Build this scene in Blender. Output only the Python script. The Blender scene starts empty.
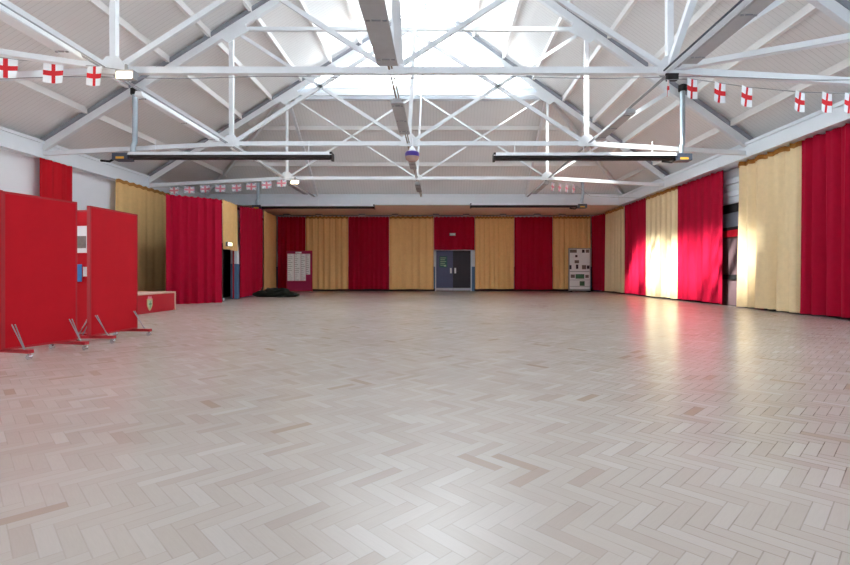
import bpy, math, random
from mathutils import Vector
random.seed(7)
S = bpy.context.scene
COL = S.collection
PI = math.pi

# ------------------------------------------------------------------ helpers
class MB:
    """collects geometry, then links it as ONE mesh object"""
    def __init__(s): s.v = []; s.f = []; s.m = []
    def add(s, vs, fs, mi=0):
        b = len(s.v); s.v += [tuple(v) for v in vs]
        s.f += [[i + b for i in f] for f in fs]; s.m += [mi] * len(fs)
        return s
    def box(s, x0, x1, y0, y1, z0, z1, mi=0):
        vs = [(x, y, z) for z in (z0, z1) for y in (y0, y1) for x in (x0, x1)]
        return s.add(vs, [(0, 2, 3, 1), (4, 5, 7, 6), (0, 1, 5, 4), (2, 6, 7, 3), (0, 4, 6, 2), (1, 3, 7, 5)], mi)
    def bar(s, a, b, w, h, up=(0, 0, 1), mi=0):
        a = Vector(a); b = Vector(b); d = (b - a).normalized(); up = Vector(up)
        if abs(d.dot(up)) > .98: up = Vector((0, 1, 0))
        sd = d.cross(up).normalized(); u = sd.cross(d).normalized()
        vs = [p + sd * (i * w / 2) + u * (j * h / 2) for p in (a, b) for j in (-1, 1) for i in (-1, 1)]
        return s.add(vs, [(0, 1, 3, 2), (4, 6, 7, 5), (0, 4, 5, 1), (2, 3, 7, 6), (0, 2, 6, 4), (1, 5, 7, 3)], mi)
    def tube(s, pts, r, n=10, mi=0):
        pts = [Vector(p) for p in pts]; rings = []
        for i, p in enumerate(pts):
            d = (pts[min(i + 1, len(pts) - 1)] - pts[max(i - 1, 0)]).normalized()
            up = Vector((0, 0, 1)) if abs(d.z) < .95 else Vector((0, 1, 0))
            a = d.cross(up).normalized(); b = a.cross(d)
            rings.append([p + a * (r * math.cos(2 * PI * k / n)) + b * (r * math.sin(2 * PI * k / n)) for k in range(n)])
        vs = [v for q in rings for v in q]; fs = []
        for i in range(len(pts) - 1):
            for k in range(n):
                fs.append((i * n + k, i * n + (k + 1) % n, (i + 1) * n + (k + 1) % n, (i + 1) * n + k))
        fs.append(tuple(range(n))[::-1]); fs.append(tuple((len(pts) - 1) * n + k for k in range(n)))
        return s.add(vs, fs, mi)
    def lathe(s, prof, c=(0, 0, 0), n=20, mi=0):
        c = Vector(c); vs = []; fs = []
        for r, z in prof:
            vs += [c + Vector((r * math.cos(2 * PI * k / n), r * math.sin(2 * PI * k / n), z)) for k in range(n)]
        for i in range(len(prof) - 1):
            for k in range(n):
                fs.append((i * n + k, i * n + (k + 1) % n, (i + 1) * n + (k + 1) % n, (i + 1) * n + k))
        fs.append(tuple(range(n))[::-1]); fs.append(tuple((len(prof) - 1) * n + k for k in range(n)))
        return s.add(vs, fs, mi)
    def prism(s, poly, d, mi=0):
        """polygon of 3-D points pushed along the vector d"""
        n = len(poly); d = Vector(d)
        vs = [Vector(p) for p in poly] + [Vector(p) + d for p in poly]
        fs = [tuple(range(n))[::-1], tuple(range(n, 2 * n))] + [(i, (i + 1) % n, n + (i + 1) % n, n + i) for i in range(n)]
        return s.add(vs, fs, mi)
    def build(s, name, mats, parent=None, smooth=False, label=None):
        me = bpy.data.meshes.new(name); me.from_pydata(s.v, [], s.f)
        mats = mats if isinstance(mats, (list, tuple)) else [mats]
        for m in mats: me.materials.append(m)
        me.polygons.foreach_set('material_index', s.m)
        if smooth: me.polygons.foreach_set('use_smooth', [True] * len(s.f))
        me.update()
        import bmesh
        bm = bmesh.new(); bm.from_mesh(me); bmesh.ops.recalc_face_normals(bm, faces=bm.faces); bm.to_mesh(me); bm.free()
        if smooth: me.set_sharp_from_angle(angle=math.radians(40))
        o = bpy.data.objects.new(name, me); COL.objects.link(o)
        if parent: o.parent = parent
        if label: o['label'] = label
        return o

def tag(o, label, cat, group=None):
    o['label'] = label; o['category'] = cat
    if group: o['group'] = group
    return o
def thing(name, label, cat, loc=(0, 0, 0), rz=0, group=None):
    o = bpy.data.objects.new(name, None); o.empty_display_size = .2
    o.location = loc; o.rotation_euler = (0, 0, rz); COL.objects.link(o)
    return tag(o, label, cat, group)
def struct(o):
    o['kind'] = 'structure'; return o
def dup(root, loc, label, group=None, skip=()):
    r = root.copy(); r.location = loc; r['label'] = label; COL.objects.link(r)
    if group: r['group'] = group
    for ch in list(root.children):
        if ch.name.split('.')[0] in skip: continue
        c = ch.copy(); c.parent = r; COL.objects.link(c)
        for g in list(ch.children):
            d = g.copy(); d.parent = c; COL.objects.link(d)
    return r

# ------------------------------------------------------------------ materials
def lin(c):
    return tuple(((v / 255) / 12.92 if v / 255 <= .04045 else ((v / 255 + .055) / 1.055) ** 2.4) for v in c)
def mat(name, rgb, rough=.6, metal=0, var=.06, scale=6, bump=0, bscale=200, spec=.5, emit=None, estr=0, sheen=0):
    m = bpy.data.materials.new(name); m.use_nodes = True
    nt = m.node_tree; N = nt.nodes; L = nt.links; b = N['Principled BSDF']
    c = lin(rgb)
    b.inputs['Roughness'].default_value = rough; b.inputs['Metallic'].default_value = metal
    b.inputs['Specular IOR Level'].default_value = spec
    if sheen: b.inputs['Sheen Weight'].default_value = sheen; b.inputs['Sheen Tint'].default_value = (*c, 1)
    tc = N.new('ShaderNodeTexCoord'); nz = N.new('ShaderNodeTexNoise')
    nz.inputs['Scale'].default_value = scale; nz.inputs['Detail'].default_value = 4
    L.new(tc.outputs['Object'], nz.inputs['Vector'])
    mx = N.new('ShaderNodeMix'); mx.data_type = 'RGBA'
    mx.inputs[6].default_value = (*[v * (1 - var) for v in c], 1); mx.inputs[7].default_value = (*[min(1, v * (1 + var)) for v in c], 1)
    L.new(nz.outputs['Fac'], mx.inputs[0]); L.new(mx.outputs[2], b.inputs['Base Color'])
    if bump:
        n2 = N.new('ShaderNodeTexNoise'); n2.inputs['Scale'].default_value = bscale
        L.new(tc.outputs['Object'], n2.inputs['Vector'])
        bp = N.new('ShaderNodeBump'); bp.inputs['Strength'].default_value = bump; bp.inputs['Distance'].default_value = .004
        L.new(n2.outputs['Fac'], bp.inputs['Height']); L.new(bp.outputs['Normal'], b.inputs['Normal'])
    if emit:
        b.inputs['Emission Color'].default_value = (*lin(emit), 1); b.inputs['Emission Strength'].default_value = estr
    return m

M = {}
M['steel'] = mat('white_painted_steel', (232, 236, 240), .45, var=.04)
M['rafter_shade'] = mat('grey_rafter_shade', (150, 154, 162), .8)  # grey that stands for the shade above the rafters
M['purlin'] = mat('white_purlin_paint', (238, 237, 236), .7, var=.03)
M['fascia'] = mat('pale_blue_paint', (234, 242, 249), .55, var=.03, scale=2)
M['wall'] = mat('white_wall_paint', (240, 242, 248), .8, var=.03, scale=2)
M['dado'] = mat('blue_wall_paint', (92, 130, 170), .6)
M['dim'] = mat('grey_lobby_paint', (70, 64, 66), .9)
M['soffit'] = mat('tan_soffit_board', (246, 222, 204), .7, var=.08, scale=3)
M['red'] = mat('crimson_curtain_cloth', (178, 8, 50), .88, var=.1, scale=9, bump=.25, bscale=160, spec=.2, sheen=.15)
M['gold'] = mat('gold_curtain_cloth', (246, 204, 140), .88, var=.08, scale=9, bump=.25, bscale=160, spec=.2, sheen=.1)
M['cream'] = mat('pale_cream_curtain_cloth', (244, 220, 176), .88, var=.08, scale=9, bump=.25, bscale=160, spec=.2, sheen=.1)
M['goldtape'] = mat('golden_brown_tape', (186, 128, 60), .9)
M['screen'] = mat('red_screen_felt', (196, 16, 34), .85, var=.07, scale=5, bump=.2, bscale=300, spec=.25)
M['screentrim'] = mat('dark_red_trim', (176, 18, 34), .5)
M['redpaint'] = mat('red_gloss_paint', (188, 24, 44), .4)
M['chrome'] = mat('brushed_steel', (200, 200, 205), .25, metal=1)
M['galv'] = mat('galvanised_flue', (186, 200, 210), .35, metal=.8)
M['black'] = mat('black_tube', (30, 22, 22), .5)
M['dark'] = mat('dark_rubber', (22, 20, 22), .7)
M['burner'] = mat('slate_blue_enamel', (66, 74, 92), .5)
M['grey'] = mat('grey_enamel', (150, 152, 156), .5)
M['batten'] = mat('grey_batten_housing', (178, 178, 180), .5, var=.08, scale=8)
M['brass'] = mat('brown_conduit', (140, 112, 80), .4, metal=.4)
M['tan'] = mat('bare_timber_edge', (214, 176, 160), .6)
M['white'] = mat('white_card', (240, 242, 244), .7, var=.02)
M['mauve'] = mat('mauve_door_paint', (112, 90, 94), .5)
M['magenta'] = mat('magenta_felt', (160, 34, 84), .85, bump=.2)
M['green'] = mat('green_print', (66, 116, 88), .7)
M['darkgreen'] = mat('dark_green_canvas', (26, 34, 26), .9, var=.3, scale=12, bump=.5, bscale=40)
M['blue'] = mat('blue_card', (60, 130, 200), .7)
M['yellow'] = mat('yellow_label', (226, 170, 60), .6)
M['purple'] = mat('purple_glass', (84, 62, 150), .3)
M['amber'] = mat('smoky_bowl_glass', (190, 160, 150), .2)
M['doorblue'] = mat('grey_blue_door_paint', (80, 86, 120), .55, var=.12, scale=3)
M['doordark'] = mat('dark_door_glass', (34, 30, 42), .5, var=.3, scale=3)
M['flagred'] = mat('flag_red', (214, 22, 34), .8)
M['flagblue'] = mat('flag_blue', (186, 186, 216), .8)
M['pinkred'] = mat('faded_flag_red', (228, 140, 158), .8)
M['kick'] = mat('pale_kick_plate', (206, 214, 224), .35)
M['lamp'] = mat('lit_flood_glass', (255, 236, 200), .4, emit=(255, 222, 168), estr=1.2)
M['sign'] = mat('lit_exit_face', (255, 240, 190), .4, emit=(255, 232, 170), estr=.4)
M['teal'] = mat('teal_poster_print', (40, 92, 88), .6)
M['ink'] = mat('dark_ink', (60, 56, 66), .8)
M['photo'] = mat('photo_print', (122, 110, 104), .6, var=.5, scale=14)
M['crest'] = mat('pale_green_shield', (186, 206, 170), .6)
M['crestgold'] = mat('gold_crest', (206, 186, 140), .6)
M['pane_grey'] = mat('grey_window_pane', (150, 156, 168), .2)

def glass_mat():
    m = bpy.data.materials.new('clear_glazing'); m.use_nodes = True
    N = m.node_tree.nodes; L = m.node_tree.links; N.clear()
    o = N.new('ShaderNodeOutputMaterial'); mx = N.new('ShaderNodeMixShader')
    t = N.new('ShaderNodeBsdfTransparent'); g = N.new('ShaderNodeBsdfGlossy')
    t.inputs[0].default_value = (.94, .97, .97, 1); g.inputs['Roughness'].default_value = .05
    mx.inputs[0].default_value = .08
    L.new(t.outputs[0], mx.inputs[1]); L.new(g.outputs[0], mx.inputs[2]); L.new(mx.outputs[0], o.inputs[0])
    return m
M['glass'] = glass_mat()

def boards_mat(name, rgb, axis, pitch=.125):
    """painted matchboarding: thin grooves every `pitch` metres along an axis"""
    m = mat(name, rgb, .75, var=.05, scale=1.2)
    N = m.node_tree.nodes; L = m.node_tree.links; b = N['Principled BSDF']
    tc = N.new('ShaderNodeTexCoord'); sp = N.new('ShaderNodeSeparateXYZ'); L.new(tc.outputs['Object'], sp.inputs[0])
    d = N.new('ShaderNodeMath'); d.operation = 'DIVIDE'; d.inputs[1].default_value = pitch; L.new(sp.outputs[axis], d.inputs[0])
    f = N.new('ShaderNodeMath'); f.operation = 'FRACT'; L.new(d.outputs[0], f.inputs[0])
    lt = N.new('ShaderNodeMath'); lt.operation = 'LESS_THAN'; lt.inputs[1].default_value = .07; L.new(f.outputs[0], lt.inputs[0])
    # groove strength wanders so that the joints come and go as on old boards
    nz = N.new('ShaderNodeTexNoise'); nz.inputs['Scale'].default_value = .9; L.new(tc.outputs['Object'], nz.inputs['Vector'])
    mu = N.new('ShaderNodeMath'); mu.operation = 'MULTIPLY'; L.new(lt.outputs[0], mu.inputs[0]); L.new(nz.outputs['Fac'], mu.inputs[1])
    old = b.inputs['Base Color'].links[0].from_socket
    mx = N.new('ShaderNodeMix'); mx.data_type = 'RGBA'; mx.inputs[7].default_value = (*[v * .62 for v in lin(rgb)], 1)
    L.new(old, mx.inputs[6]); L.new(mu.outputs[0], mx.inputs[0]); L.new(mx.outputs[2], b.inputs['Base Color'])
    return m
M['boards'] = boards_mat('painted_ceiling_boards', (240, 240, 240), 'Y')
M['boards_end'] = boards_mat('painted_hip_boards', (240, 240, 240), 'X')

def floor_mat():
    m = bpy.data.materials.new('herringbone_blocks'); m.use_nodes = True
    nt = m.node_tree; N = nt.nodes; L = nt.links; b = N['Principled BSDF']
    def math_(op, a, bb=None, c=None):
        n = N.new('ShaderNodeMath'); n.operation = op
        for i, x in enumerate((a, bb, c)):
            if x is None: continue
            if isinstance(x, (int, float)): n.inputs[i].default_value = x
            else: L.new(x, n.inputs[i])
        return n.outputs[0]
    W, n = .066, 4
    tc = N.new('ShaderNodeTexCoord'); mp = N.new('ShaderNodeMapping')
    mp.inputs['Rotation'].default_value = (0, 0, math.radians(45)); mp.inputs['Scale'].default_value = (1 / W, 1 / W, 1)
    L.new(tc.outputs['Object'], mp.inputs[0])
    sp = N.new('ShaderNodeSeparateXYZ'); L.new(mp.outputs[0], sp.inputs[0])
    x, y = sp.outputs[0], sp.outputs[1]
    i = math_('FLOOR', x); j = math_('FLOOR', y); fx = math_('SUBTRACT', x, i); fy = math_('SUBTRACT', y, j)
    t = math_('FLOORED_MODULO', math_('SUBTRACT', i, j), 2 * n)
    t = math_('ROUND', t)
    H = math_('LESS_THAN', t, n - .5)
    s = math_('SUBTRACT', 2 * n - 1, t)
    lu = math_('ADD', fx, t); lv = math_('ADD', fy, s)                 # along-block position of the two orientations, in cells
    idx = math_('ADD', math_('MULTIPLY', H, math_('SUBTRACT', i, t)), math_('MULTIPLY', math_('SUBTRACT', 1, H), i))
    idy = math_('ADD', math_('MULTIPLY', H, j), math_('MULTIPLY', math_('SUBTRACT', 1, H), math_('SUBTRACT', j, s)))
    u = math_('ADD', math_('MULTIPLY', H, lu), math_('MULTIPLY', math_('SUBTRACT', 1, H), lv))
    v = math_('ADD', math_('MULTIPLY', H, fy), math_('MULTIPLY', math_('SUBTRACT', 1, H), fx))
    eu = math_('MINIMUM', u, math_('SUBTRACT', n, u)); ev = math_('MINIMUM', v, math_('SUBTRACT', 1, v))
    e = math_('MINIMUM', eu, ev)
    cv = N.new('ShaderNodeCombineXYZ'); L.new(idx, cv.inputs[0]); L.new(idy, cv.inputs[1]); L.new(H, cv.inputs[2])
    wn = N.new('ShaderNodeTexWhiteNoise'); wn.noise_dimensions = '3D'; L.new(cv.outputs[0], wn.inputs[0])
    # wear noise picks which joints have opened
    n1 = N.new('ShaderNodeTexNoise'); n1.inputs['Scale'].default_value = 1.6; n1.inputs['Detail'].default_value = 3; L.new(tc.outputs['Object'], n1.inputs[0])
    n2 = N.new('ShaderNodeTexNoise'); n2.inputs['Scale'].default_value = 9; n2.inputs['Detail'].default_value = 5; L.new(tc.outputs['Object'], n2.inputs[0])
    so = N.new('ShaderNodeSeparateXYZ'); L.new(tc.outputs['Object'], so.inputs[0])
    mr = N.new('ShaderNodeMapRange'); mr.interpolation_type = 'SMOOTHSTEP'
    mr.inputs[1].default_value = .2; mr.inputs[2].default_value = 2.2; mr.inputs[3].default_value = .55; mr.inputs[4].default_value = 2.0
    L.new(so.outputs[0], mr.inputs[0]); older = mr.outputs[0]      # the joints have opened most along the right-hand side
    gap = math_('MULTIPLY', math_('LESS_THAN', e, .035), math_('MULTIPLY', math_('SMOOTH_MIN', math_('MULTIPLY', n2.outputs['Fac'], n1.outputs['Fac']), .5, .1), older))
    ramp = N.new('ShaderNodeValToRGB'); L.new(wn.outputs['Value'], ramp.inputs[0])
    cols = [(0, (172, 152, 137)), (.02, (180, 166, 156)), (.12, (185, 173, 164)), (.6, (188, 177, 169)), (.93, (191, 181, 174)), (1, (195, 186, 180))]
    el = ramp.color_ramp.elements
    el[0].position, el[0].color = cols[0][0], (*lin(cols[0][1]), 1); el[1].position, el[1].color = cols[-1][0], (*lin(cols[-1][1]), 1)
    for p, c in cols[1:-1]:
        k = el.new(p); k.color = (*lin(c), 1)
    # grain along each block + broad worn patches
    gv = N.new('ShaderNodeCombineXYZ'); L.new(math_('MULTIPLY', u, .6), gv.inputs[0]); L.new(math_('MULTIPLY', v, 6), gv.inputs[1]); L.new(math_('MULTIPLY', wn.outputs['Value'], 50), gv.inputs[2])
    gn = N.new('ShaderNodeTexNoise'); gn.inputs['Scale'].default_value = 1.5; gn.inputs['Detail'].default_value = 4; L.new(gv.outputs[0], gn.inputs[0])
    n3 = N.new('ShaderNodeTexNoise'); n3.inputs['Scale'].default_value = .45; n3.inputs['Detail'].default_value = 3; L.new(tc.outputs['Object'], n3.inputs[0])
    fac = math_('ADD', math_('MULTIPLY', gn.outputs['Fac'], .10), math_('ADD', .80, math_('MULTIPLY', n3.outputs['Fac'], .30)))
    mul = N.new('ShaderNodeMix'); mul.data_type = 'RGBA'; mul.blend_type = 'MULTIPLY'; mul.inputs[0].default_value = 1
    cc = N.new('ShaderNodeCombineColor'); [L.new(fac, cc.inputs[k]) for k in range(3)]
    L.new(ramp.outputs[0], mul.inputs[6]); L.new(cc.outputs[0], mul.inputs[7])
    mx = N.new('ShaderNodeMix'); mx.data_type = 'RGBA'; mx.inputs[7].default_value = (*lin((88, 66, 54)), 1)
    L.new(gap, mx.inputs[0]); L.new(mul.outputs[2], mx.inputs[6]); L.new(mx.outputs[2], b.inputs['Base Color'])
    b.inputs['Roughness'].default_value = .27
    bp = N.new('ShaderNodeBump'); bp.inputs['Strength'].default_value = .05; bp.inputs['Distance'].default_value = .003
    L.new(math_('ADD', wn.outputs['Value'], math_('MULTIPLY', gap, -3)), bp.inputs['Height']); L.new(bp.outputs[0], b.inputs['Normal'])
    b.inputs['Specular IOR Level'].default_value = .42
    return m
M['floor'] = floor_mat()

# ------------------------------------------------------------------ key sizes (metres; camera at x=0, y=0, looking along +y)
Q = 4.88; CX = -.84
Y1, Y2, Y3 = 8.44, 13.2, 18.0            # the three roof trusses
YH = 22.5                                # far eave of the main roof
YF = 26.3                                # far curtains
XR = 8.62; XWR = 8.95                    # right-hand curtains, right wall
XWL = -11.1                              # left wall
UL, UR = -2.07, 1.94                     # rafter feet, in Q from the centre line
def zl(x): return 1 + Q * (.706 + .623 * ((x - CX) / Q - UL))
def zr(x): return 1 + Q * (.706 + .71 * (UR - (x - CX) / Q))
XA = CX + .065 * Q; ZA = 1 + Q * 2.036   # ridge
UP = .30                                 # rafter axis to boards
YB = -2.5                                # where the built length of hall ends behind the camera
GL = .24 * Q                             # half width of the ridge glazing
YG0, YN, NEARW = 7.7, 1.6, 1.0           # far glazing starts, near glazing (added for light) ends, near glazing width factor

# ------------------------------------------------------------------ shell
struct(MB().box(-14, 9.4, YB, 27.2, -.12, 0).build('floor', M['floor']))
WY, WZ0, WZ1 = 7.2, 3.0, 4.1               # side windows added for fill light: far edge, sill, head (all out of the picture, beside the camera)
struct(MB().box(XWL - .2, XWL, WY, 27, 0, 5.0).box(XWL - .2, XWL, YB, WY, 0, WZ0).box(XWL - .2, XWL, YB, WY, WZ1, 5.0).build('wall_left', M['wall']))
# right wall: white over a blue dado
w = MB().box(XWR, XWR + .2, WY, 27, 1.35, 4.8, 0).box(XWR, XWR + .2, WY, 27, 0, 1.35, 1).box(XWR, XWR + .2, YB, WY, WZ1, 4.8, 0).box(XWR, XWR + .2, YB, WY, 0, WZ0, 1)
struct(w.build('wall_right', [M['wall'], M['dado']]))
# far wall with the double-door opening
dx0, dx1, dz = -.25, 1.74, 2.30
w = MB()
for x0, x1 in ((XWL, dx0), (dx1, XWR)):
    w.box(x0, x1, YF + .3, YF + .5, 1.35, 4.6, 0).box(x0, x1, YF + .3, YF + .5, 0, 1.35, 1)
w.box(dx0, dx1, YF + .3, YF + .5, dz, 4.6, 0)
struct(w.build('wall_back', [M['wall'], M['dado']]))
struct(MB().box(XWL, XWR, YH, YF + .5, 4.2, 4.32).build('ceiling', M['soffit']))
struct(MB().box(-7.4, dx0 - .02, YF + .27, YF + .299, 0, .14).box(1.93, 8.5, YF + .27, YF + .299, 0, .14).box(-9, -7.4, YF + .27, YF + .299, 0, .14).build('baseboard_back', M['dark']))
struct(MB().box(XWR - .03, XWR - .001, YB, 26.4, 0, .14).build('baseboard_right', M['dark']))

# roof slopes: boarded up to the ridge glazing, clipped by the hip at the far end
def roof_poly(side):
    if side < 0: f, xe, xg, xq = zl, CX + (UL - .06) * Q, XA - GL, CX - Q
    else: f, xe, xg, xq = zr, CX + (UR + .06) * Q, XA + GL, CX + Q
    P = lambda x, y: (x, y, f(x) + UP)
    xn = XA + (xg - XA) * NEARW
    return [[P(xe, YG0), P(xe, YH + .25), P(xq, Y3 + .12), P(xg, Y3 + .12), P(xg, YG0)],
            [P(xe, YN), P(xe, YG0), P(XA, YG0), P(XA, YN)],
            [P(xe, YB), P(xe, YN), P(xn, YN), P(xn, YB)]]
for s in (-1, 1):
    rb = MB()
    for poly in roof_poly(s): rb.prism(poly, (0, 0, .1))
    struct(rb.build('ceiling', M['boards']))
hz0, hz1 = zl(CX + UL * Q) + UP - .1, zl(CX - Q) + UP
hip = [(CX + (UL - .06) * Q, YH + .25, hz0), (CX + (UR + .06) * Q, YH + .25, hz0), (CX + Q, Y3 + .12, hz1), (CX - Q, Y3 + .12, hz1)]
struct(MB().prism(hip, (0, .06, .1)).build('ceiling', M['boards_end']))
# pale blue eave fascias
struct(MB().box(8.40, XWR, YB, YH + .1, 4.17, 4.56).box(8.36, 8.42, YB, YH, 4.50, 4.58).build('trim_1', M['fascia']))
struct(MB().box(XWL, -10.86, YB, YH + .1, 4.15, 4.60).box(-10.9, -10.82, YB, YH, 4.54, 4.62).build('trim_2', M['fascia']))
struct(MB().box(-10.86, 8.40, YH - .05, YH + .15, 4.19, 4.66).box(-10.86, 8.40, YH - .09, YH - .04, 4.60, 4.68).box(XWL, XWR, YH + .15, YH + .40, 4.32, 5.0).build('trim_3', M['fascia']))

# ridge glazing: two sloping windows, and the glazed gablet over the tie of the far truss
def ridge_window(n, s, y0, y1, k_):
    f = zl if s < 0 else zr
    xg = XA + s * GL * k_
    P = lambda x, y, d=0: Vector((x, y, f(x) + UP + d))
    fr = MB()
    for k in range(int((y1 - y0) / .62) + 1):
        y = y0 + k * .62
        fr.bar(P(xg, y, .06), P(XA, y, .06), .04, .06)
    fr.bar(P(xg, y0, .03), P(xg, y1, .03), .08, .16); fr.bar(P(XA, y0, .06), P(XA, y1, .06), .1, .1)
    w = struct(fr.build('window_%d' % n, M['steel']))
    g = MB().prism([P(xg, y0, .09), P(xg, y1, .09), P(XA, y1, .09), P(XA, y0, .09)], (0, 0, .01))
    g.build('pane', M['glass'], w)
ridge_window(1, -1, YG0, Y3 + .12, 1); ridge_window(2, 1, YG0, Y3 + .12, 1)
ridge_window(5, -1, YB, YN, NEARW); ridge_window(6, 1, YB, YN, NEARW)  # unseen near glazing, added to brighten the near end of the hall
struct(MB().box(XWL, XWR, YB - .12, YB, 0, 12).build('wall_front', M['wall']))
for n_, xw in ((7, XWL - .1), (8, XWR + .1)):  # unseen window pair, added beside the camera to let in fill daylight
    fr = MB().box(xw - .05, xw + .05, YB, WY, WZ0, WZ0 + .08).box(xw - .05, xw + .05, YB, WY, WZ1 - .08, WZ1)
    for k in range(7):
        y = YB + .04 + k * (WY - YB - .08) / 6
        fr.box(xw - .04, xw + .04, y - .04, y + .04, WZ0, WZ1)
    w = struct(fr.build('window_%d' % n_, M['steel']))
    MB().box(xw - .005, xw + .005, YB, WY, WZ0, WZ1).build('pane', M['glass'], w)
yg = Y3 + .22
gz = zl(CX - Q) + .28
fr = MB()
GLp, GRp, GAp = (CX - Q * .98, yg, gz), (CX + Q * .98, yg, gz), (XA, yg, ZA + UP - .02)
fr.bar((GLp[0], yg, gz), (GRp[0], yg, gz), .10, .12)
fr.bar(GLp, GAp, .08, .12); fr.bar(GRp, GAp, .08, .12)
for k in range(-7, 8):
    x = CX + k * .62
    top = (zl(x) if x < XA else zr(x)) + UP - .05
    if top > gz + .1: fr.bar((x, yg, gz), (x, yg, top), .035, .05)
w = struct(fr.build('window_3', M['steel']))
MB().prism([(GLp[0], yg + .03, gz), (GRp[0], yg + .03, gz), (XA, yg + .03, ZA + UP)], (0, .01, 0)).build('pane', M['glass'], w)
struct(MB().box(CX - Q, CX + Q, Y3 + .10, Y3 + .30, gz - .42, gz - .05).build('trim_4', M['fascia']))

# purlins, one object each
words = ['lowest', 'second', 'third', 'fourth', 'fifth', 'sixth', 'highest']
us = [1.81, 1.58, 1.35, 1.12, .89, .66, .43]
for s, nm in ((-1, 'left'), (1, 'right')):
    f = zl if s < 0 else zr
    for wd, u in zip(words, us):
        x = CX + s * u * Q
        yend = Y3 + .1 if u < 1 else Y3 + .1 + (YH - Y3) * (u - 1) / .98
        o = MB().bar((x, YB, f(x) + UP - .09), (x, yend, f(x) + UP - .09), .09, .17).build('roof_purlin', M['purlin'])
        tag(o, 'white roof purlin along the %s roof slope, %s' % (nm, wd if wd in ('lowest', 'highest') else wd + ' up from the eave'), 'purlin', 'roof purlins')
for k, (t, wd) in enumerate(((.36, 'lower'), (.7, 'upper'))):
    y = YH + .1 + (Y3 + .12 - YH) * t; z = hz0 + (hz1 - hz0) * t - .1
    xa = CX + (UL + (2.07 - 1) * t) * Q; xb = CX + (UR - (1.94 - 1) * t) * Q
    tag(MB().bar((xa, y, z), (xb, y, z), .09, .16).build('roof_purlin', M['purlin']), 'white purlin across the sloping far end of the roof, the %s of two' % wd, 'purlin', 'roof purlins')

# ------------------------------------------------------------------ roof trusses
def truss(y, label, web, knee):
    t = thing('roof_truss', label, 'roof truss', (CX, y, 0), 0, 'roof trusses')
    z = lambda a: 1 + a * Q
    FL, FR = (UL * Q, 0, z(.700)), (UR * Q, 0, z(.700))
    CL, CR = (UL * Q, 0, z(.672)), (UR * Q, 0, z(.672))
    QLb, QRb, Cb = (-Q, 0, z(.728)), (Q, 0, z(.728)), (0, 0, z(.728))
    QLt, QRt, Ct = (-Q, 0, z(1.373)), (Q, 0, z(1.373)), (0, 0, z(1.373))
    AP = (.065 * Q, 0, z(2.036))
    st = M['steel']; Yv = (0, 1, 0)
    def member(name, a, b, w=.09, h=.09, m=st):
        return MB().bar(a, b, h, w, up=Yv).build(name, m, t)
    for F in (FL, FR):
        member('rafter', F, AP, .12, .19)
        k = Vector((0, 0, .185)); member('shade_strip', Vector(F) + k, Vector(AP) + k, .16, .10, M['rafter_shade'])  # grey strip painted in as the shadow between rafter and boards
    c = MB(); pts = [CL, QLb, QRb, CR]
    for a, b in zip(pts, pts[1:]): c.bar(a, b, .115, .10, up=Yv)
    c.build('bottom_chord', st, t)
    member('tie_beam', QLt, QRt, .09, .10)
    member('queen_post', QLb, QLt, .10, .09 * web + .02); member('queen_post', QRb, QRt, .10, .09 * web + .02)
    member('king_post', Cb, AP, .1, .09 * web + .01)
    for a, b in ((QLt, Cb), (QRt, Cb)): member('brace', a, b, .06, .085 * web)
    for a, b in ((QLb, Ct), (QRb, Ct)): member('brace', a, b, .06, .10 * web)
    member('strut', QRb, (1.478 * Q, 0, z(1.03)), .08, .09 * web + .015); member('strut', QLb, (-1.51 * Q, 0, z(1.05)), .08, .09 * web + .015)
    def gusset(pts): MB().prism([(x * Q, -.07, z(zz)) for x, zz in pts], (0, .02, 0)).build('gusset', st, t)
    g = .75 * web
    gusset([(-.07 * g, .712), (.07 * g, .712), (.055 * g, .728 + .035 * g), (.022 * g, .728 + .075 * g), (-.022 * g, .728 + .075 * g), (-.055 * g, .728 + .035 * g)])
    for s in (-1, 1):
        gusset([(s * .95, .712), (s * 1.055, .712), (s * 1.045, .745), (s * 1.02, .775), (s * .98, .775), (s * .955, .75)])
        gusset([(s * .90, 1.355), (s * .925, 1.41), (s * 1.01, 1.362), (s * 1.06, 1.32), (s * 1.015, 1.29), (s * .955, 1.325)])
    return t
truss(Y1, 'white steel roof truss nearest the camera, red crosses hanging along it', .95, True)
truss(Y2, 'white steel roof truss in the middle, long black tube heaters hung beside it', 1.0, False)
truss(Y3, 'white steel roof truss farthest off, filled with glazing above its tie', .62, False)
# struts of the far hip (half trusses)
for s, nm in ((-1, 'left'), (1, 'right')):
    p = Vector((CX + s * Q, Y3, 1 + 1.373 * Q))
    tag(MB().bar(p, (CX + s * Q, YH, 4.62), .09, .12).build('hip_strut', M['steel']), 'thin white raking strut down to the far eave, %s one' % nm, 'strut', 'struts of the far roof end')
    e = Vector((CX + (UL if s < 0 else UR) * Q, YH, 4.6))
    tag(MB().bar(p, e, .1, .16).build('hip_rafter', M['steel']), 'white hip rafter running into the far %s corner of the roof' % nm, 'rafter', 'hip rafters')
    a = Vector((CX + s * Q, Y1, 1 + .735 * Q))
    if s > 0: tag(MB().bar(a, (a.x, Y1 - 2.3, a.z + 2.3), .11, .10).build('knee_brace', M['steel']), 'knee brace rising from the right foot of the nearest truss, by the black clamp box', 'brace', 'knee braces')
    tag(MB().bar(a, (s * 8.5 if s > 0 else -10.9, 5.6, 4.4), .12, .09).build('wind_brace', M['steel']), 'white flat brace from the nearest truss out to the %s eave' % nm, 'brace', 'wind braces')
a = Vector((CX + .14, Y1, 1 + .75 * Q))
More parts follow.
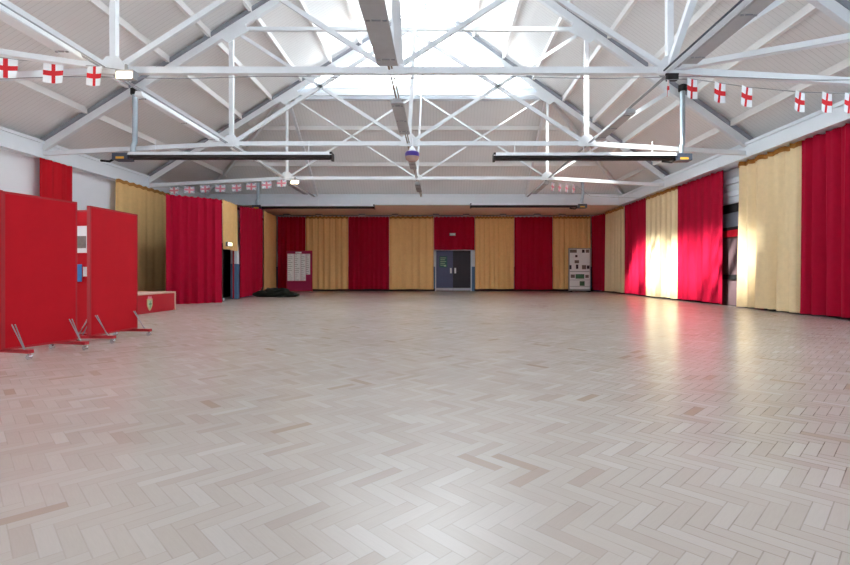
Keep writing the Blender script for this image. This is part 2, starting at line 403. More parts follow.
tag(MB().bar(a, (a.x, Y1 - 2.3, a.z + 2.3), .13, .12).build('knee_brace', M['steel']), 'grey knee brace rising at the middle of the nearest truss', 'brace', 'knee braces')
tag(MB().tube([(x, Y1 - .1, 4.40 + .02 * math.sin(x * 1.7) - .012 * max(0, abs(x - CX) - 5)) for x in [-9 + k * .6 for k in range(29)]], .008, 6).build('cable', M['grey']),
    'thin grey cable slung just under the nearest truss', 'cable')

# ------------------------------------------------------------------ curtains
def curtain(name, label, p0, p1, z0, z1, m, folds=8, amp=.05, tape=None, z1b=None, seed=0, group=None, hem=.02, lift=0):
    """hanging cloth from p0 to p1 (left to right as the room sees it), with real folds and thickness"""
    rnd = random.Random(seed * 13 + 5)
    p0 = Vector((*p0, 0)); p1 = Vector((*p1, 0)); d = p1 - p0; Lg = d.length; d.normalize()
    nrm = Vector((d.y, -d.x, 0))                       # towards the room
    z1b = z1 if z1b is None else z1b
    n = max(24, folds * 10); R = 14
    ph = [rnd.uniform(0, 6.28) for _ in range(5)]
    def off(u, t):
        a = math.sin(2 * PI * folds * u + ph[0] + .5 * math.sin(2 * PI * 2.3 * u + ph[1]))
        b = .5 * math.sin(2 * PI * folds * .47 * u + ph[2] + t * .6)
        c = .28 * math.sin(2 * PI * folds * 2.1 * u + ph[3])
        return amp * ((.45 + .55 * t) * a + t * b + (1 - .5 * t) * c)
    b = MB(); vs = []
    for side in (0, .016):
        for r in range(R + 1):
            t = r / R
            for k in range(n + 1):
                u = k / n
                top = z1 + (z1b - z1) * u - .018 * (1 + math.sin(2 * PI * folds * 1.5 * u + ph[4]))
                bot = z0 + hem * math.sin(2 * PI * 1.3 * u + ph[1]) * .5 + lift * u ** 3
                z = top + (bot - top) * t
                p = p0 + d * (u * Lg) + nrm * (off(u, t) - side)
                vs.append((p.x, p.y, z))
    W = n + 1; H = (R + 1) * W; fs = []
    for r in range(R):
        for k in range(n):
            q = (r * W + k, r * W + k + 1, (r + 1) * W + k + 1, (r + 1) * W + k)
            fs.append(q); fs.append(tuple(i + H for i in q[::-1]))
    for k in range(n):
        fs.append((k, k + H, k + 1 + H, k + 1)); e = R * W
        fs.append((e + k, e + k + 1, e + k + 1 + H, e + k + H))
    for r in range(R):
        a, c = r * W, (r + 1) * W
        fs.append((a, c, c + H, a + H)); fs.append((a + n, a + n + H, c + n + H, c + n))
    o = b.add(vs, fs).build(name, m, smooth=True)
    tag(o, label, 'curtain', group)
    if tape:
        tb = MB(); tv = []; tf = []
        for rr in (0, 1):
            for k in range(n + 1):
                i = k; top = Vector(vs[k]); p = top + nrm * .012 + Vector((0, 0, .03 - rr * .12))
                tv.append(p)
        for k in range(n): tf.append((k, k + 1, W + k + 1, W + k))
        tv2 = [p + nrm * .006 for p in tv]; H2 = len(tv)
        fs2 = tf + [tuple(i + H2 for i in q[::-1]) for q in tf]
        for k in range(n): fs2 += [(k, k + H2, k + 1 + H2, k + 1), (W + k, W + k + 1, W + k + 1 + H2, W + k + H2)]
        tb.add(tv + tv2, fs2).build('heading_tape', tape, o, smooth=True)
    return o
RD, GD, TP = M['red'], M['gold'], M['goldtape']
RT = M['red']
GF, GR_, GL_ = 'curtains along the far wall', 'curtains along the right wall', 'curtains along the left wall'
def fx(px): return (px - 439.6) * YF / 480
far = [(278, 305.3, 'red', 'dark red curtain in the far left corner behind the notice board', .1),
       (305.6, 348.2, 'gold', 'gold curtain between the notice board and the next red curtain', .11),
       (348.5, 389, 'red', 'tall red curtain left of the far doors, between two gold ones', .12),
       (389.3, 433.6, 'gold', 'gold curtain immediately left of the far double doors', .11),
       (434, 474.6, 'red', 'short red curtain hanging above the far double doors', 2.27),
       (475, 514, 'gold', 'gold curtain immediately right of the far double doors', .12),
       (514.3, 552.4, 'red', 'tall red curtain right of the far doors, between two gold ones', .1),
       (552.8, 590.5, 'gold', 'gold curtain behind the white photo display board', .12)]
for i, (a, b_, c, lb, z0) in enumerate(far):
    curtain('curtain', lb, (fx(a), YF), (fx(b_), YF), z0, 4.09, RD if c == 'red' else GD, folds=6 + (i % 3), amp=.045, seed=i + 1, group=GF, tape=TP if c != 'red' else None)
def ry(px): return XR * 480 / (px - 439.6)
right = [(8.28, YF - .1, XR, ry(604.8), 'red', 'dark red curtain in the far right corner, beside the photo display board', .08, 4.1),
         (XR, ry(605.2), XR, ry(623.8), 'gold', 'narrow cream curtain on the right wall, next to the far corner', .08, 4.13),
         (XR, ry(624.2), XR, ry(646.2), 'red', 'narrow red curtain on the right wall between two sunlit cream ones', .07, 4.15),
         (XR, ry(646.6), XR, ry(678.2), 'gold', 'cream curtain on the right wall between two red ones, brightly sunlit', .06, 4.15),
         (XR, ry(678.6), XR, ry(722.5), 'red', 'wide red curtain on the right wall, ending at the uncovered door', .07, 4.15),
         (XR, ry(738.5), XR, ry(802.5), 'gold', 'wide cream curtain on the right wall with gathered brown heading', .05, 4.14),
         (XR, ry(803.2), XR, 8.2, 'red', 'wide red curtain on the right wall, cut off by the picture edge', .05, 4.16)]
for i, (x0, y0, x1, y1, c, lb, z0, z1) in enumerate(right):
    curtain('curtain', lb, (x0, y0), (x1, y1), z0, z1, RD if c == 'red' else M['cream'], folds=max(4, int(abs(y1 - y0) * 2.6)), amp=.05 if i < 5 else .10, seed=20 + i, group=GR_, tape=TP if c != 'red' else None)
# left wall and the lobby that stands in front of it
curtain('curtain', 'short red hanging between two white wall panels, above the red screens', (-10.88, 13.05), (-10.88, 14.2), .6, 4.17, M['screen'], folds=3, amp=.03, seed=41, group=GL_)
curtain('curtain', 'gold curtain on the left wall behind the low red platform', (-10.86, 16.1), (-10.86, 19.35), .1, 4.17, GD, folds=6, amp=.022, seed=42, group=GL_, tape=TP)
curtain('curtain', 'widest red curtain on the left, hung on the lobby beside the red platform', (-8.60, 15.08), (-7.24, 15.98), .012, 3.49, RD, folds=6, amp=.06, seed=43, group=GL_, z1b=3.46, hem=.01)
curtain('curtain', 'short gold curtain above the open lobby doorway on the left', (-7.62, 16.85), (-7.78, 18.45), 1.85, 3.60, GD, folds=4, amp=.02, seed=44, group=GL_, z1b=3.62)
curtain('curtain', 'red curtain on the left between the lobby doorway and the dark rolled bundle', (-7.74, 18.62), (-7.98, 21.6), .04, 3.60, RD, folds=7, amp=.05, seed=45, group=GL_, z1b=3.88, lift=.3)
curtain('curtain', 'narrow gold curtain at the far left, behind the dark rolled bundle', (-8.02, 21.9), (-8.9, 26.1), .10, 3.84, GD, folds=5, amp=.05, seed=46, group=GL_, z1b=4.1)
# lobby walls with a doorway
lob = MB()
def wallseg(b, p, q, z0, z1, th=.12, mi=0):
    p = Vector((*p, 0)); q = Vector((*q, 0)); d = (q - p).normalized(); n = Vector((-d.y, d.x, 0)) * th
    b.prism([(p.x, p.y, z0), (q.x, q.y, z0), (q.x + n.x, q.y + n.y, z0), (p.x + n.x, p.y + n.y, z0)], (0, 0, z1 - z0), mi)
wallseg(lob, (-8.92, 15.85), (-7.75, 16.72), 0, 3.5)
wallseg(lob, (-7.76, 16.76), (-7.92, 18.5), 2.1, 3.5)
wallseg(lob, (-7.93, 18.5), (-8.18, 21.7), 1.35, 3.5); wallseg(lob, (-7.93, 18.5), (-8.18, 21.7), 0, 1.35, mi=1)
wallseg(lob, (-8.18, 21.8), (-9.2, 26.5), 0, 3.7)
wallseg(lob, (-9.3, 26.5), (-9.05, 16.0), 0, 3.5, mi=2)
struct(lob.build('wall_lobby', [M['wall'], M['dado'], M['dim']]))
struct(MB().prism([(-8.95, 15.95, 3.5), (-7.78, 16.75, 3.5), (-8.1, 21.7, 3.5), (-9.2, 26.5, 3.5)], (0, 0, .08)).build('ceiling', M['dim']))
# doorway 2: frame, red leaf standing open, blue and white post
d2 = struct(MB().box(-7.86, -7.74, 18.40, 18.52, 1.35, 2.1, 0).box(-7.86, -7.74, 18.40, 18.52, 0, 1.35, 1).build('door_2', [M['wall'], M['dado']]))
MB().bar((-7.90, 18.40, 1.03), (-8.30, 19.10, 1.03), .05, 2.0).build('leaf', M['redpaint'], d2)
MB().box(-7.70, -7.60, 16.78, 16.84, 0, 2.05).build('door_frame', M['dim'], d2)
MB().box(-8.6, -7.75, 17.2, 17.3, .0, .10).build('door_step', M['kick'], d2)
es = thing('exit_sign', 'small lit exit sign above the lobby doorway on the left', 'sign', (-7.50, 16.95, 1.97))
MB().box(-.03, .05, -.05, .30, -.03, .13).build('housing', M['grey'], es)
MB().box(.05, .055, -.03, .28, 0, .11).build('lit_face', M['sign'], es)

# far curtain rail and the little white lamps on it
tag(MB().box(-8.8, 8.2, YF - .02, YF + .02, 4.135, 4.175).build('curtain_rail', M['grey']), 'long grey curtain rail across the far wall under the soffit', 'rail')
for px, where in ((287, 'above the notice board'), (319, 'above the first gold curtain'), (362, 'above the tall red curtain left of the doors'), (395, 'above the gold curtain left of the doors'),
                  (436, 'above the left edge of the far doors'), (466, 'above the right edge of the far doors'), (503, 'above the gold curtain right of the doors'), (537, 'above the tall red curtain right of the doors'), (562, 'near the photo display board')):
    l = thing('rail_lamp', 'small white lamp on the far rail, %s' % where, 'lamp', ((px - 439.6) * 25.9 / 480, 25.9, 4.11), group='small lamps above the far curtains')
    MB().box(-.17, .17, -.1, .1, 0, .07).build('housing', M['grey'], l)
    MB().box(-.15, .15, -.09, .09, -.02, 0).build('diffuser', M['white'], l)

# ------------------------------------------------------------------ far double doors
dr = struct(MB().box(dx0, dx0 + .06, YF + .27, YF + .37, 0, dz).box(dx1 - .02, dx1 + .04, YF + .27, YF + .37, 0, dz).box(dx0, dx1, YF + .27, YF + .37, dz - .06, dz).build('door_1', M['fascia']))
MB().box(dx0, dx1, YF + .40, YF + .44, 0, dz).build('back_board', M['dark'], dr)  # board added behind the leaves to block daylight through their gap
mid = (dx0 + dx1) / 2
lf = MB().box(dx0 + .06, mid - .005, YF + .30, YF + .35, .02, dz - .06).build('leaf', M['doorblue'], dr, label='grey-blue left leaf')
rf = MB().box(mid + .005, dx1 - .02, YF + .30, YF + .35, .02, dz - .06).build('leaf', M['doordark'], dr, label='dark right leaf')
for l, xa, xb, hx in ((lf, dx0 + .06, mid - .005, mid - .17), (rf, mid + .005, dx1 - .02, mid + .07)):
    MB().box(xa, xb, YF + .285, YF + .30, .03, .17).build('kick_plate', M['kick'], l)
    MB().box(hx, hx + .10, YF + .28, YF + .30, .98, 1.28).build('push_plate', M['white'], l)
p = thing('poster', 'dark teal poster on the left leaf of the far doors', 'poster', (dx0 + .45, YF + .298, 1.62))
MB().box(-.22, .22, -.006, 0, -.31, .31).build('sheet', M['teal'], p)
b = MB()
for r in range(5): b.box(-.16, .16 - .06 * (r % 2), -.009, -.006, .2 - r * .1, .23 - r * .1)
b.box(.04, .16, -.009, -.006, -.26, -.18); b.build('print', M['crest'], p)
# narrow painted post to the right of the doors
struct(MB().box(1.79, 1.92, YF + .18, YF + .298, 1.35, 2.28, 0).box(1.79, 1.92, YF + .18, YF + .298, 0, 1.35, 1).build('trim_5', [M['wall'], M['dado']]))
em = thing('wall_lamp', 'small grey emergency light on the red curtain above the doors', 'lamp', (fx(452.5), YF - .12, 3.1))
MB().box(-.17, .17, -.05, .05, -.07, .08).build('housing', M['grey'], em)
MB().box(-.14, .14, -.06, -.05, -.05, .06).build('lens', M['white'], em)

# ------------------------------------------------------------------ uncovered door on the right wall
yd0, yd1 = 13.2, 15.2
d3 = struct(MB().box(XWR - .08, XWR - .001, yd0, yd0 + .1, .0, 2.3).box(XWR - .08, XWR - .001, yd1 - .1, yd1, 0, 2.3).box(XWR - .1, XWR - .001, yd0, yd1, 2.1, 2.3).build('door_3', M['redpaint']))
l = MB().box(XWR - .05, XWR - .002, yd0 + .1, yd1 - .1, .02, 2.1).build('leaf', M['mauve'], d3)
MB().box(XWR - .09, XWR - .05, yd0 + .15, yd1 - .15, .80, .95).build('push_bar', M['dark'], l)
w4 = struct(MB().box(XWR - .06, XWR - .001, yd0, yd1, 2.31, 2.40).box(XWR - .06, XWR - .001, yd0, yd1, 2.84, 3.1).build('window_4', M['dark']))
g = MB().box(XWR - .03, XWR - .002, yd0, yd1, 2.4, 2.84).build('pane', M['pane_grey'], w4)
s4 = MB()
for k in range(5): s4.box(XWR - .05 - .03 * (k % 2), XWR - .001, yd0, yd1, 3.14 + k * .19, 3.30 + k * .19)
tag(s4.build('slatted_panel', M['fascia']), 'pale blue slatted panel above the uncovered door on the right', 'panel')

# ------------------------------------------------------------------ red screens on castors
def screen(name, label, loc, rz, length, inset=.1, group='movable red screens'):
    t = thing(name, label, 'screen', loc, rz, group)
    L = length
    MB().box(0.02, L - .02, -.022, .022, .135, 1.915).build('panel', M['screen'], t)
    f = MB().box(0, .022, -.024, .024, .11, 1.94).box(L - .022, L, -.024, .024, .11, 1.94).box(0, L, -.024, .024, 1.915, 1.94).box(0, L, -.024, .024, .11, .135)
    f.build('frame', M['screentrim'], t)
    for x in (.1, L - inset):
        b = MB().box(x - .03, x + .03, -.30, .30, .075, .115)
        ft = b.build('foot', M['screentrim'], t)
        for y in (-.27, .27):
            c = MB(); c.box(x - .012, x + .012, y - .012, y + .012, .05, .08)
            c.tube([(x - .018, y, .03), (x + .018, y, .03)], .03, 12)
            c.build('castor', M['chrome'], ft, smooth=True)
        for s in (-1, 1):
            MB().tube([(x - .015, s * .22, .115), (x - .015, s * .032, .40)], .006, 8).tube([(x + .02, s * .18, .115), (x + .02, s * .032, .40)], .006, 8).build('stay_rod', M['grey'], t)
    return t
# each screen's local x runs along it, local -y faces the room
def screen_at(label, a, b, inset=.1):
    a = Vector(a); b = Vector(b); d = b - a
    return screen('display_screen', label, (a.x, a.y, 0), math.atan2(d.y, d.x), d.length, inset)
screen_at('wide red felt screen in front of the others, nearest the camera at far left', (-5.02, 5.50), (-4.82, 6.36))
screen_at('red felt screen on castors standing beside the low crested platform', (-4.90, 6.70), (-4.88, 7.72))
screen_at('red screen seen only in the gap between two other screens, papers pinned on it', (-6.15, 7.30), (-5.08, 7.16))
screen_at('red felt screen at the picture edge, only a sliver showing', (-5.16, 4.42), (-4.988, 5.46), .45)
# pinned papers on the screen in the gap
ph = thing('photograph', 'pale photo print pinned on the screen in the gap', 'photo', (-5.37, 7.155, 1.5), -.13)
MB().box(-.13, .13, -.006, 0, -.2, .2).build('sheet', M['white'], ph)
MB().box(-.12, .12, -.009, -.006, -.13, .05).build('print', M['photo'], ph)
tag(MB().box(-5.52, -5.33, 7.145, 7.155, .87, 1.13).build('leaflet', M['blue']), 'bright blue leaflet pinned below the photo in the gap', 'paper')
tag(MB().box(-5.29, -5.2, 7.12, 7.13, .95, 1.09).build('leaflet', M['white']), 'small pink-white leaflet pinned right of the blue one', 'paper')

# ------------------------------------------------------------------ low platform with a crest
pl = thing('platform', 'low red platform with timber edges and a painted crest, by the screens', 'platform', (-7.2, 8.2, 0))
MB().box(-3.6, 0, 0, 4.9, .46, .50).build('top', M['tan'], pl)
MB().box(-3.6, -.03, .02, 4.88, .0, .46).build('body', M['redpaint'], pl)
MB().box(-.03, -.01, .04, 4.84, .03, .455).build('front_panel', M['redpaint'], pl)
MB().box(-.04, .004, 4.84, 4.9, 0, .46).box(-.04, .004, 0, .05, 0, .46).build('corner_post', M['tan'], pl)
cr = MB()
sh = [(0, -.11, .36), (0, .11, .36), (0, .11, .2), (0, .06, .11), (0, 0, .06), (0, -.06, .11), (0, -.11, .2)]
cy = 3.73
cr.prism([(-.01, cy + y, z) for _, y, z in sh], (.012, 0, 0), 1)
cr.prism([(.0, cy + y * .75, .215 + (z - .215) * .72) for _, y, z in sh], (.006, 0, 0), 0)
for k in (-1, 0, 1): cr.prism([(-.01, cy + k * .055 - .03, .37), (-.01, cy + k * .055 + .03, .37), (-.01, cy + k * .055, .43)], (.012, 0, 0), 2)
cr.box(-.01, .004, cy - .08, cy + .08, .36, .375, 2)
cr.box(.005, .009, cy - .008, cy + .008, .12, .30, 3); cr.box(.005, .009, cy - .06, cy + .06, .22, .24, 3)
cr.build('crest', [M['crest'], M['crestgold'], M['pinkred'], M['green']], pl)

# ------------------------------------------------------------------ rolled bundle, notice board, photo board
b = MB(); n = 14; rings = 22
for strand, (yo, zo, r0, xa, xb) in enumerate(((0, .13, .15, 0, 1.75), (.16, .10, .12, .1, 1.9), (.05, .28, .11, .45, 1.5))):
    vs = []; fs = []
    for i in range(rings + 1):
        t = i / rings; x = xa + (xb - xa) * t
        for k in range(n):
            a = 2 * PI * k / n
            r = r0 * (min(1, 6 * t + .25) * min(1, 6 * (1 - t) + .25)) * (1 + .12 * math.sin(7 * t * 3 + a * 2 + strand) + .07 * math.sin(a * 5 + t * 20))
            vs.append((x, yo + r * 1.1 * math.cos(a) + .05 * math.sin(5 * t + strand), max(.005, zo + r * math.sin(a) - .01)))
    for i in range(rings):
        for k in range(n): fs.append((i * n + k, i * n + (k + 1) % n, (i + 1) * n + (k + 1) % n, (i + 1) * n + k))
    fs.append(tuple(range(n))[::-1]); fs.append(tuple(rings * n + k for k in range(n)))
    b.add(vs, fs)
o = b.build('canvas_bundle', M['darkgreen'], smooth=True); o.location = (-7.75, 19.9, 0)
tag(o, 'dark green rolled canvas bundle lying on the floor at far left', 'bundle')

nb = thing('notice_board', 'magenta free-standing notice board covered with white sheets, far left', 'notice board', (-7.85, 24.6, 0))
MB().box(.03, 1.30, -.02, .02, .10, 2.12).build('panel', M['magenta'], nb)
MB().box(0, .03, -.03, .03, .02, 2.15).box(1.30, 1.33, -.03, .03, .02, 2.15).box(0, 1.33, -.03, .03, 2.12, 2.15).box(0, 1.33, -.03, .03, .07, .10).build('frame', M['screentrim'], nb)
for x in (.06, 1.27): MB().box(x - .03, x + .03, -.28, .28, 0, .06).build('foot', M['grey'], nb)
def sheet(x0, x1, z0, z1, lb, rows):
    s = thing('paper_sheet', lb, 'paper', (-7.85 + x0, 24.575, z0), group='sheets on the notice board')
    MB().box(0, x1 - x0, -.004, .004, 0, z1 - z0).build('sheet', M['white'], s)
    k = MB(); rnd = random.Random(int(x0 * 100)); h = (z1 - z0) / rows; w_ = x1 - x0
    for r in range(rows):
        ln = rnd.uniform(.3, .8) * w_
        k.box(.04 * w_, .06 * w_ + ln, -.006, -.004, r * h + h * .35, r * h + h * .58)
    k.build('print', M['grey'], s)
sheet(.06, .40, .60, 1.98, 'white printed sheet on the notice board, left column', 14)
sheet(.42, .74, .60, 1.98, 'white printed sheet on the notice board, second column', 14)
sheet(.76, 1.0, .60, 1.98, 'white printed sheet on the notice board, third column', 14)
sheet(1.02, 1.22, .92, 1.98, 'narrow shorter white sheet on the right side of the notice board', 10)
sheet(.47, .78, 2.0, 2.08, 'small white heading card at the top of the notice board', 1)

db = thing('photo_display_board', 'white display board full of photos standing by the far right corner', 'display board', (6.92, 25.6, 0))
MB().box(0, 1.08, -.04, .04, .13, 2.28).build('panel', M['white'], db)
fr = MB().box(-.04, 0, -.05, .05, .04, 2.32).box(1.08, 1.12, -.05, .05, .04, 2.32).box(-.04, 1.12, -.05, .05, 2.28, 2.32).box(-.04, 1.12, -.05, .05, .06, .14)
fr.build('frame', M['grey'], db)
for x in (.05, 1.03): MB().box(x - .03, x + .03, -.25, .25, 0, .05).build('foot', M['dark'], db)
for x0, x1, z0, z1, mm in ((.02, .38, 2.08, 2.25, 'photo'), (.42, .64, 2.1, 2.25, 'white'), (.66, .8, 2.08, 2.25, 'ink'), (.86, 1.04, 2.08, 2.25, 'photo'), (.3, .42, 1.84, 1.96, 'ink'), (.27, .5, 1.52, 1.68, 'photo'),
                           (.0, .1, 1.2, 1.42, 'ink'), (.34, .46, 1.22, 1.45, 'ink'), (.66, .88, 1.2, 1.42, 'photo'), (.92, 1.06, 1.22, 1.4, 'ink'),
                           (.06, .28, .74, .92, 'photo'), (.32, .78, .7, .94, 'green'), (.84, 1.02, .74, .9, 'photo'), (.54, .8, .32, .56, 'green'), (.02, 1.06, 1.06, 1.09, 'grey'), (.02, 1.06, .62, .64, 'grey'), (.02, 1.06, .28, .30, 'grey')):
    MB().box(x0, x1, -.05, -.04, z0, z1).build('photo_print' if mm != 'grey' else 'ledge', M[mm], db)

# ------------------------------------------------------------------ radiant tube heaters
def heater(label, x0, x1, y, z, end, flue, group='tube heaters'):
    """end = +1 burner at the right-hand end, -1 at the left; flue = (x, top z)"""
    t = thing('tube_heater', label, 'heater', (x0, y, z), 0, group)
    L = x1 - x0
    hood = [(0, -.17, .04), (0, -.12, .13), (0, .12, .13), (0, .17, .04), (0, .155, .04), (0, .11, .118), (0, -.11, .118), (0, -.155, .04)]
    MB().prism(hood, (L, 0, 0)).build('hood', M['steel'], t)
    tb = MB()
    for yy in (-.075, .075): tb.tube([(.03, yy, .005), (L - .03, yy, .005)], .052, 12)
    tb.build('heating_tube', M['black'], t, smooth=True)
    MB().box(0 if end > 0 else L - .06, .06 if end > 0 else L, -.16, .16, -.07, .12).build('end_cap', M['black'], t)
    bx = L if end > 0 else -.42
    bb = MB().box(bx, bx + .42, -.14, .14, -.08, .10).build('burner_box', M['burner'], t)
    MB().box(bx + .1, bx + .32, -.145, -.14, -.06, .0).build('warning_label', M['yellow'], bb)
    MB().tube([(bx + .05, -.05, -.02), (bx - .1, -.08, -.12), (bx - .35, -.05, -.09)], .03, 8).build('elbow', M['dark'], t, smooth=True)
    for k in (.12, .5, .88):
        MB().tube([(L * k, 0, .13), (L * k, 0, .45)], .010, 6).build('hanger_rod', M['steel'], t)
    fxx, fz = flue[0] - x0, flue[1] - z
    MB().tube([(fxx, .0, .14), (fxx, 0, .32), (fxx + .04, .02, .42), (fxx + .04, .02, fz)], .065, 14).build('flue_pipe', M['galv'], t, smooth=True)
    MB().lathe([(.075, fz - .16), (.11, fz - .15), (.11, fz), (.05, fz + .03)], (fxx + .04, .02, 0), 14).build('flue_collar', M['dark'], t, smooth=True)
    return t
yh = 12.9
sx = lambda px, y: (px - 439.6) * y / 480
heater('long black tube heater hung under the middle truss on the left', sx(131, yh), sx(333, yh), yh, 4.10, -1, (sx(133, yh), 5.95), 'tube heaters')
heater('long black tube heater hung under the middle truss on the right', sx(493, yh), sx(674, yh), yh, 4.08, 1, (sx(681.5, yh), 6.05), 'tube heaters')
yh2 = 22.0
heater('distant dark tube heater along the far soffit, left side', sx(262, yh2), sx(375, yh2), yh2, 4.00, -1, (sx(257, yh2), 5.35), 'tube heaters')
heater('distant dark tube heater along the far soffit, right side', sx(470, yh2), sx(577, yh2), yh2, 4.05, 1, (sx(582, yh2), 5.45), 'tube heaters')

# ------------------------------------------------------------------ light battens on the three conduit runs
def batten(label, x, ya, yb, z, w, m='batten', tube=False):
    t = thing('hanging_strip_light', label, 'strip light', (x, ya, z), 0, 'strip lights')
    L = yb - ya
    b = MB().prism([(-w / 2, 0, 0), (w / 2, 0, 0), (w * .32, 0, .09), (-w * .32, 0, .09)], (0, L, 0))
    b.build('housing', M[m], t)
    MB().box(-w * .46, w * .46, .03, L - .03, -.012, -.001).build('diffuser', M[m], t)
    for y in (.12, L * .5, L - .3):
        MB().box(-w * .18, w * .18, y, y + .02, -.03, -.012).box(-w * .42, -w * .25, y + .01, y + .03, -.03, -.012).box(w * .25, w * .42, y + .01, y + .03, -.03, -.012).build('clip', M['grey'], t)
    return t
def conduit(label, x, ya, yb, z, m='brass'):
    tag(MB().tube([(x - .02, ya, z), (x - .02, yb, z)], .018, 8).tube([(x + .03, ya, z + .01), (x + .03, yb, z + .01)], .014, 8).build('conduit', M[m], smooth=True), label, 'conduit', 'lighting conduits')
xc = CX - .02; zb = 4.44
conduit('thin brown conduit pair running down the middle of the roof', xc, 5.2, YH - .1, zb + .12)
batten('wide grey strip light at the top middle, nearest the camera', xc, 5.0, 7.98, zb, .34)
batten('grey strip light on the middle run, just short of the middle truss', xc, 9.7, 11.9, zb, .26)
batten('short grey strip light on the middle run beyond the round pendant', xc, 14.4, 15.9, zb, .22)
batten('farthest grey strip light on the middle run, near the far wall', xc, 18.6, 20.4, zb, .22)
xl = CX - Q - .12
conduit('thin dark conduit pair along the left side of the roof', xl, 4.5, YH - .1, zb + .12, 'grey')
batten('white strip light on the left run, at the top left corner', xl, 4.6, 7.7, zb, .24, 'steel')
batten('white strip light on the left run between the first two trusses', xl, 9.3, 12.6, zb, .16, 'steel')
batten('thin strip light on the left run, its end near the far eave', xl, 18.6, 21.0, zb, .2)
xr = CX + Q + .06
conduit('thin dark conduit pair along the right side of the roof', xr, 4.5, YH - .1, zb + .12, 'grey')
batten('strip light on the right run, at the top right of the picture', xr, 4.8, 7.9, zb, .26)
batten('grey strip light on the right run between the first two trusses', xr, 10.3, 12.4, zb, .24)
batten('thin strip light on the right run, its end near the far eave', xr, 18.4, 20.9, zb, .22)
tag(MB().tube([(xr - .19, 4.6, zb + .02), (xr - .19, 8.2, zb + .02)], .045, 10).build('pipe', M['fascia'], smooth=True), 'pale blue pipe beside the strip light at top right', 'pipe')

tag(MB().tube([(xr - .265, 4.6, zb + .02), (xr - .265, 8.2, zb + .02)], .016, 8).build('cable', M['burner'], smooth=True), 'thin dark blue cable running along the pale blue pipe at top right', 'cable')
pg = thing('pendant_lamp', 'round pendant lamp with a purple band, hanging at the middle truss', 'lamp', (CX + .12, 12.6, 3.92))
MB().lathe([(.02, .0), (.10, .012), (.165, .06), (.185, .13)], n=24).build('bowl', M['amber'], pg, smooth=True)
MB().lathe([(.186, .13), (.192, .2), (.17, .25), (.1, .28)], n=24).build('band', M['purple'], pg, smooth=True)
MB().lathe([(.1, .28), (.07, .36), (.03, .40), (.02, .62)], n=16).build('stem', M['steel'], pg, smooth=True)

def flood(label, loc):
    t = thing('flood_lamp', label, 'lamp', loc, 0, 'lit flood lamps')
    MB().box(-.15, .15, -.06, .08, -.05, .09).build('housing', M['grey'], t)
    MB().prism([(-.13, -.065, -.06), (.13, -.065, -.06), (.13, -.065, .05), (-.13, -.065, .05)], (0, .004, 0)).build('lens', M['lamp'], t)
    MB().box(-.02, .02, -.02, .02, .09, .2).build('bracket', M['grey'], t)
    l = bpy.data.lights.new('lamp_light', 'POINT'); l.energy = .5; l.color = (1, .8, .55); l.shadow_soft_size = .1
    o = bpy.data.objects.new('lamp_light', l); o.location = (loc[0], loc[1] - .25, loc[2] - .08); COL.objects.link(o)
flood('lit warm flood lamp under the nearest truss beside the left flags', (-5.35, 8.2, 4.36))
flood('lit warm flood lamp far off under the farthest truss, end of the flag string', (-5.36, 17.8, 4.36))
k = thing('junction_box', 'black clamp box under the nearest truss where the right conduit meets it', 'box', (4.02, 8.3, 4.33))
MB().box(-.09, .09, -.05, .05, 0, .09).build('body', M['dark'], k); MB().box(-.11, .11, -.02, .02, .09, .12).build('clamp', M['dark'], k)
# ------------------------------------------------------------------ bunting
def flag_mesh(kind, w, h, parent, loc, rz, ry_=0, droop=.03):
    nx, nz = (12, 10)
    def col(u, v):
        x, z = u - .5, v - .5
        if kind == 'george': return 1 if abs(x) < .085 or abs(z) < .1 else 0
        if abs(x) < .09 or abs(z) < .11: return 1
        if abs(x) < .16 or abs(z) < .2: return 0
        return 2 if abs(abs(x) - abs(z)) > .12 else 0
    nx, nz = 20, 16
    b = MB(); P = lambda i, k, o: (w * (i / nx - .5), o + droop * math.sin(2.6 * i / nx + .5) * (1 - k / nz) , -h + h * k / nz - .01 * math.sin(PI * i / nx))
    for o in (0, .004):
        for i in range(nx):
            for k in range(nz):
                b.add([P(i, k, o), P(i + 1, k, o), P(i + 1, k + 1, o), P(i, k + 1, o)], [(0, 1, 2, 3)], col((i + .5) / nx, (k + .5) / nz))
    f = b.build('flag', [M['white'], M['flagred'] if kind == 'george' else M['pinkred'], M['flagblue']], parent)
    f.location = loc; f.rotation_euler = (0, ry_, rz)
    return f
def bunting(label, pts, y, kind, flags):
    """pts: string as (x, z); flags: (x, w, h, rz, tilt)"""
    t = thing('hanging_bunting', label, 'bunting', (0, y, 0), 0)
    pts = sorted(pts)
    MB().tube([(x, 0, z) for x, z in pts], .006, 6).build('string', M['grey'], t)
    def zs(x):
        for (a, za), (b_, zb_) in zip(pts, pts[1:]):
            if a <= x <= b_: return za + (zb_ - za) * (x - a) / (b_ - a)
        return pts[0][1] if x < pts[0][0] else pts[-1][1]
    for x, w_, h_, rz, ti in flags: flag_mesh(kind, w_, h_, t, (x, -.01, zs(x)), rz, ti)
yb_ = 8.2
W = lambda px, py, y=yb_: (sx(px, y), 1 + (273 - py) * y / 480)
bunting('bunting of white flags with red crosses at the upper left', [W(-60, 50), W(-10, 56), W(20, 60), W(54, 63), W(94, 66), W(122, 70)], yb_, 'george',
        [(W(6, 0)[0], .40, .32, .1, .06), (W(54, 0)[0], .40, .33, -.15, .1), (W(95, 0)[0], .34, .32, -.3, .16)])
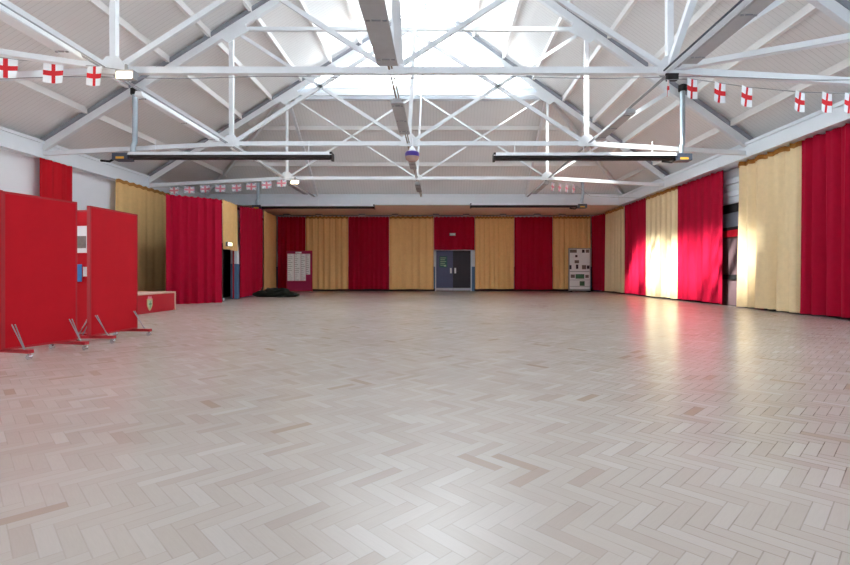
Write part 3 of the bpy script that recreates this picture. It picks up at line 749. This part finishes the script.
bunting('bunting of white flags with red crosses at the upper right', [W(662, 80), W(692, 79), W(720, 83), W(747, 87), W(800, 92), W(828, 93), W(860, 94), W(900, 96)], yb_, 'george',
        [(W(668, 0)[0], .22, .26, 1.0, -.3), (W(692, 0)[0], .28, .32, .55, -.06), (W(720, 0)[0], .30, .32, .5, 0), (W(747, 0)[0], .30, .32, .5, .03), (W(800, 0)[0], .30, .32, .5, .03), (W(827, 0)[0], .30, .32, .45, 0), (W(850, 0)[0], .30, .32, .4, 0)])
y_ = 17.75
W3 = lambda px, py: W(px, py, y_)
bunting('far string of small union flags under the farthest truss on the left', [W3(150, 187.5), W3(174, 187), W3(205, 185.5), W3(236, 184.5), W3(266, 181.5), W3(292, 178.5)], y_, 'union',
        [(W3(px, 0)[0], .36, .25, .1 * math.sin(px), .05 * math.cos(px)) for px in (174, 189.5, 205, 220.5, 236.5, 251.5, 266.5, 281.5)])
bunting('far string of small drooping flags under the farthest truss on the right', [W3(548, 182), W3(575, 185), W3(590, 196), W3(615, 197.5), W3(640, 198)], y_, 'union',
        [(W3(px, 0)[0], .22, .3, .9, .1) for px in (553, 560, 567, 574)])

# ------------------------------------------------------------------ light, camera, view
wd = bpy.data.worlds.new('World'); S.world = wd; wd.use_nodes = True
bg = wd.node_tree.nodes['Background']; bg.inputs[0].default_value = (.93, .97, 1.02, 1); bg.inputs[1].default_value = 1.0
su = bpy.data.lights.new('sun', 'SUN'); su.energy = 2.5; su.angle = math.radians(3.5); su.color = (1, .97, .92)
so = bpy.data.objects.new('sun', su); COL.objects.link(so)
so.rotation_euler = Vector((1, .58, -1.0)).to_track_quat('-Z', 'Y').to_euler(); so.location = (-8, 5, 18)

cam = bpy.data.cameras.new('camera'); cam.sensor_width = 36; cam.lens = 480 / 850 * 36
cam.shift_x = (425 - 439.6) / 850; cam.shift_y = -(282.5 - 273) / 850; cam.clip_end = 200
co = bpy.data.objects.new('camera', cam); co.location = (0, 0, 1.0); co.rotation_euler = (PI / 2, 0, 0); COL.objects.link(co)
S.camera = co
S.view_settings.view_transform = 'Standard'; S.view_settings.look = 'None'; S.view_settings.gamma = 1
S.view_settings.use_curve_mapping = False
S.view_settings.exposure = 3.58
S.cycles.max_bounces = 8; S.cycles.diffuse_bounces = 6; S.cycles.transparent_max_bounces = 12
S.cycles.use_denoising = True
S.cycles.sample_clamp_indirect = 6; S.cycles.caustics_reflective = False; S.cycles.caustics_refractive = False
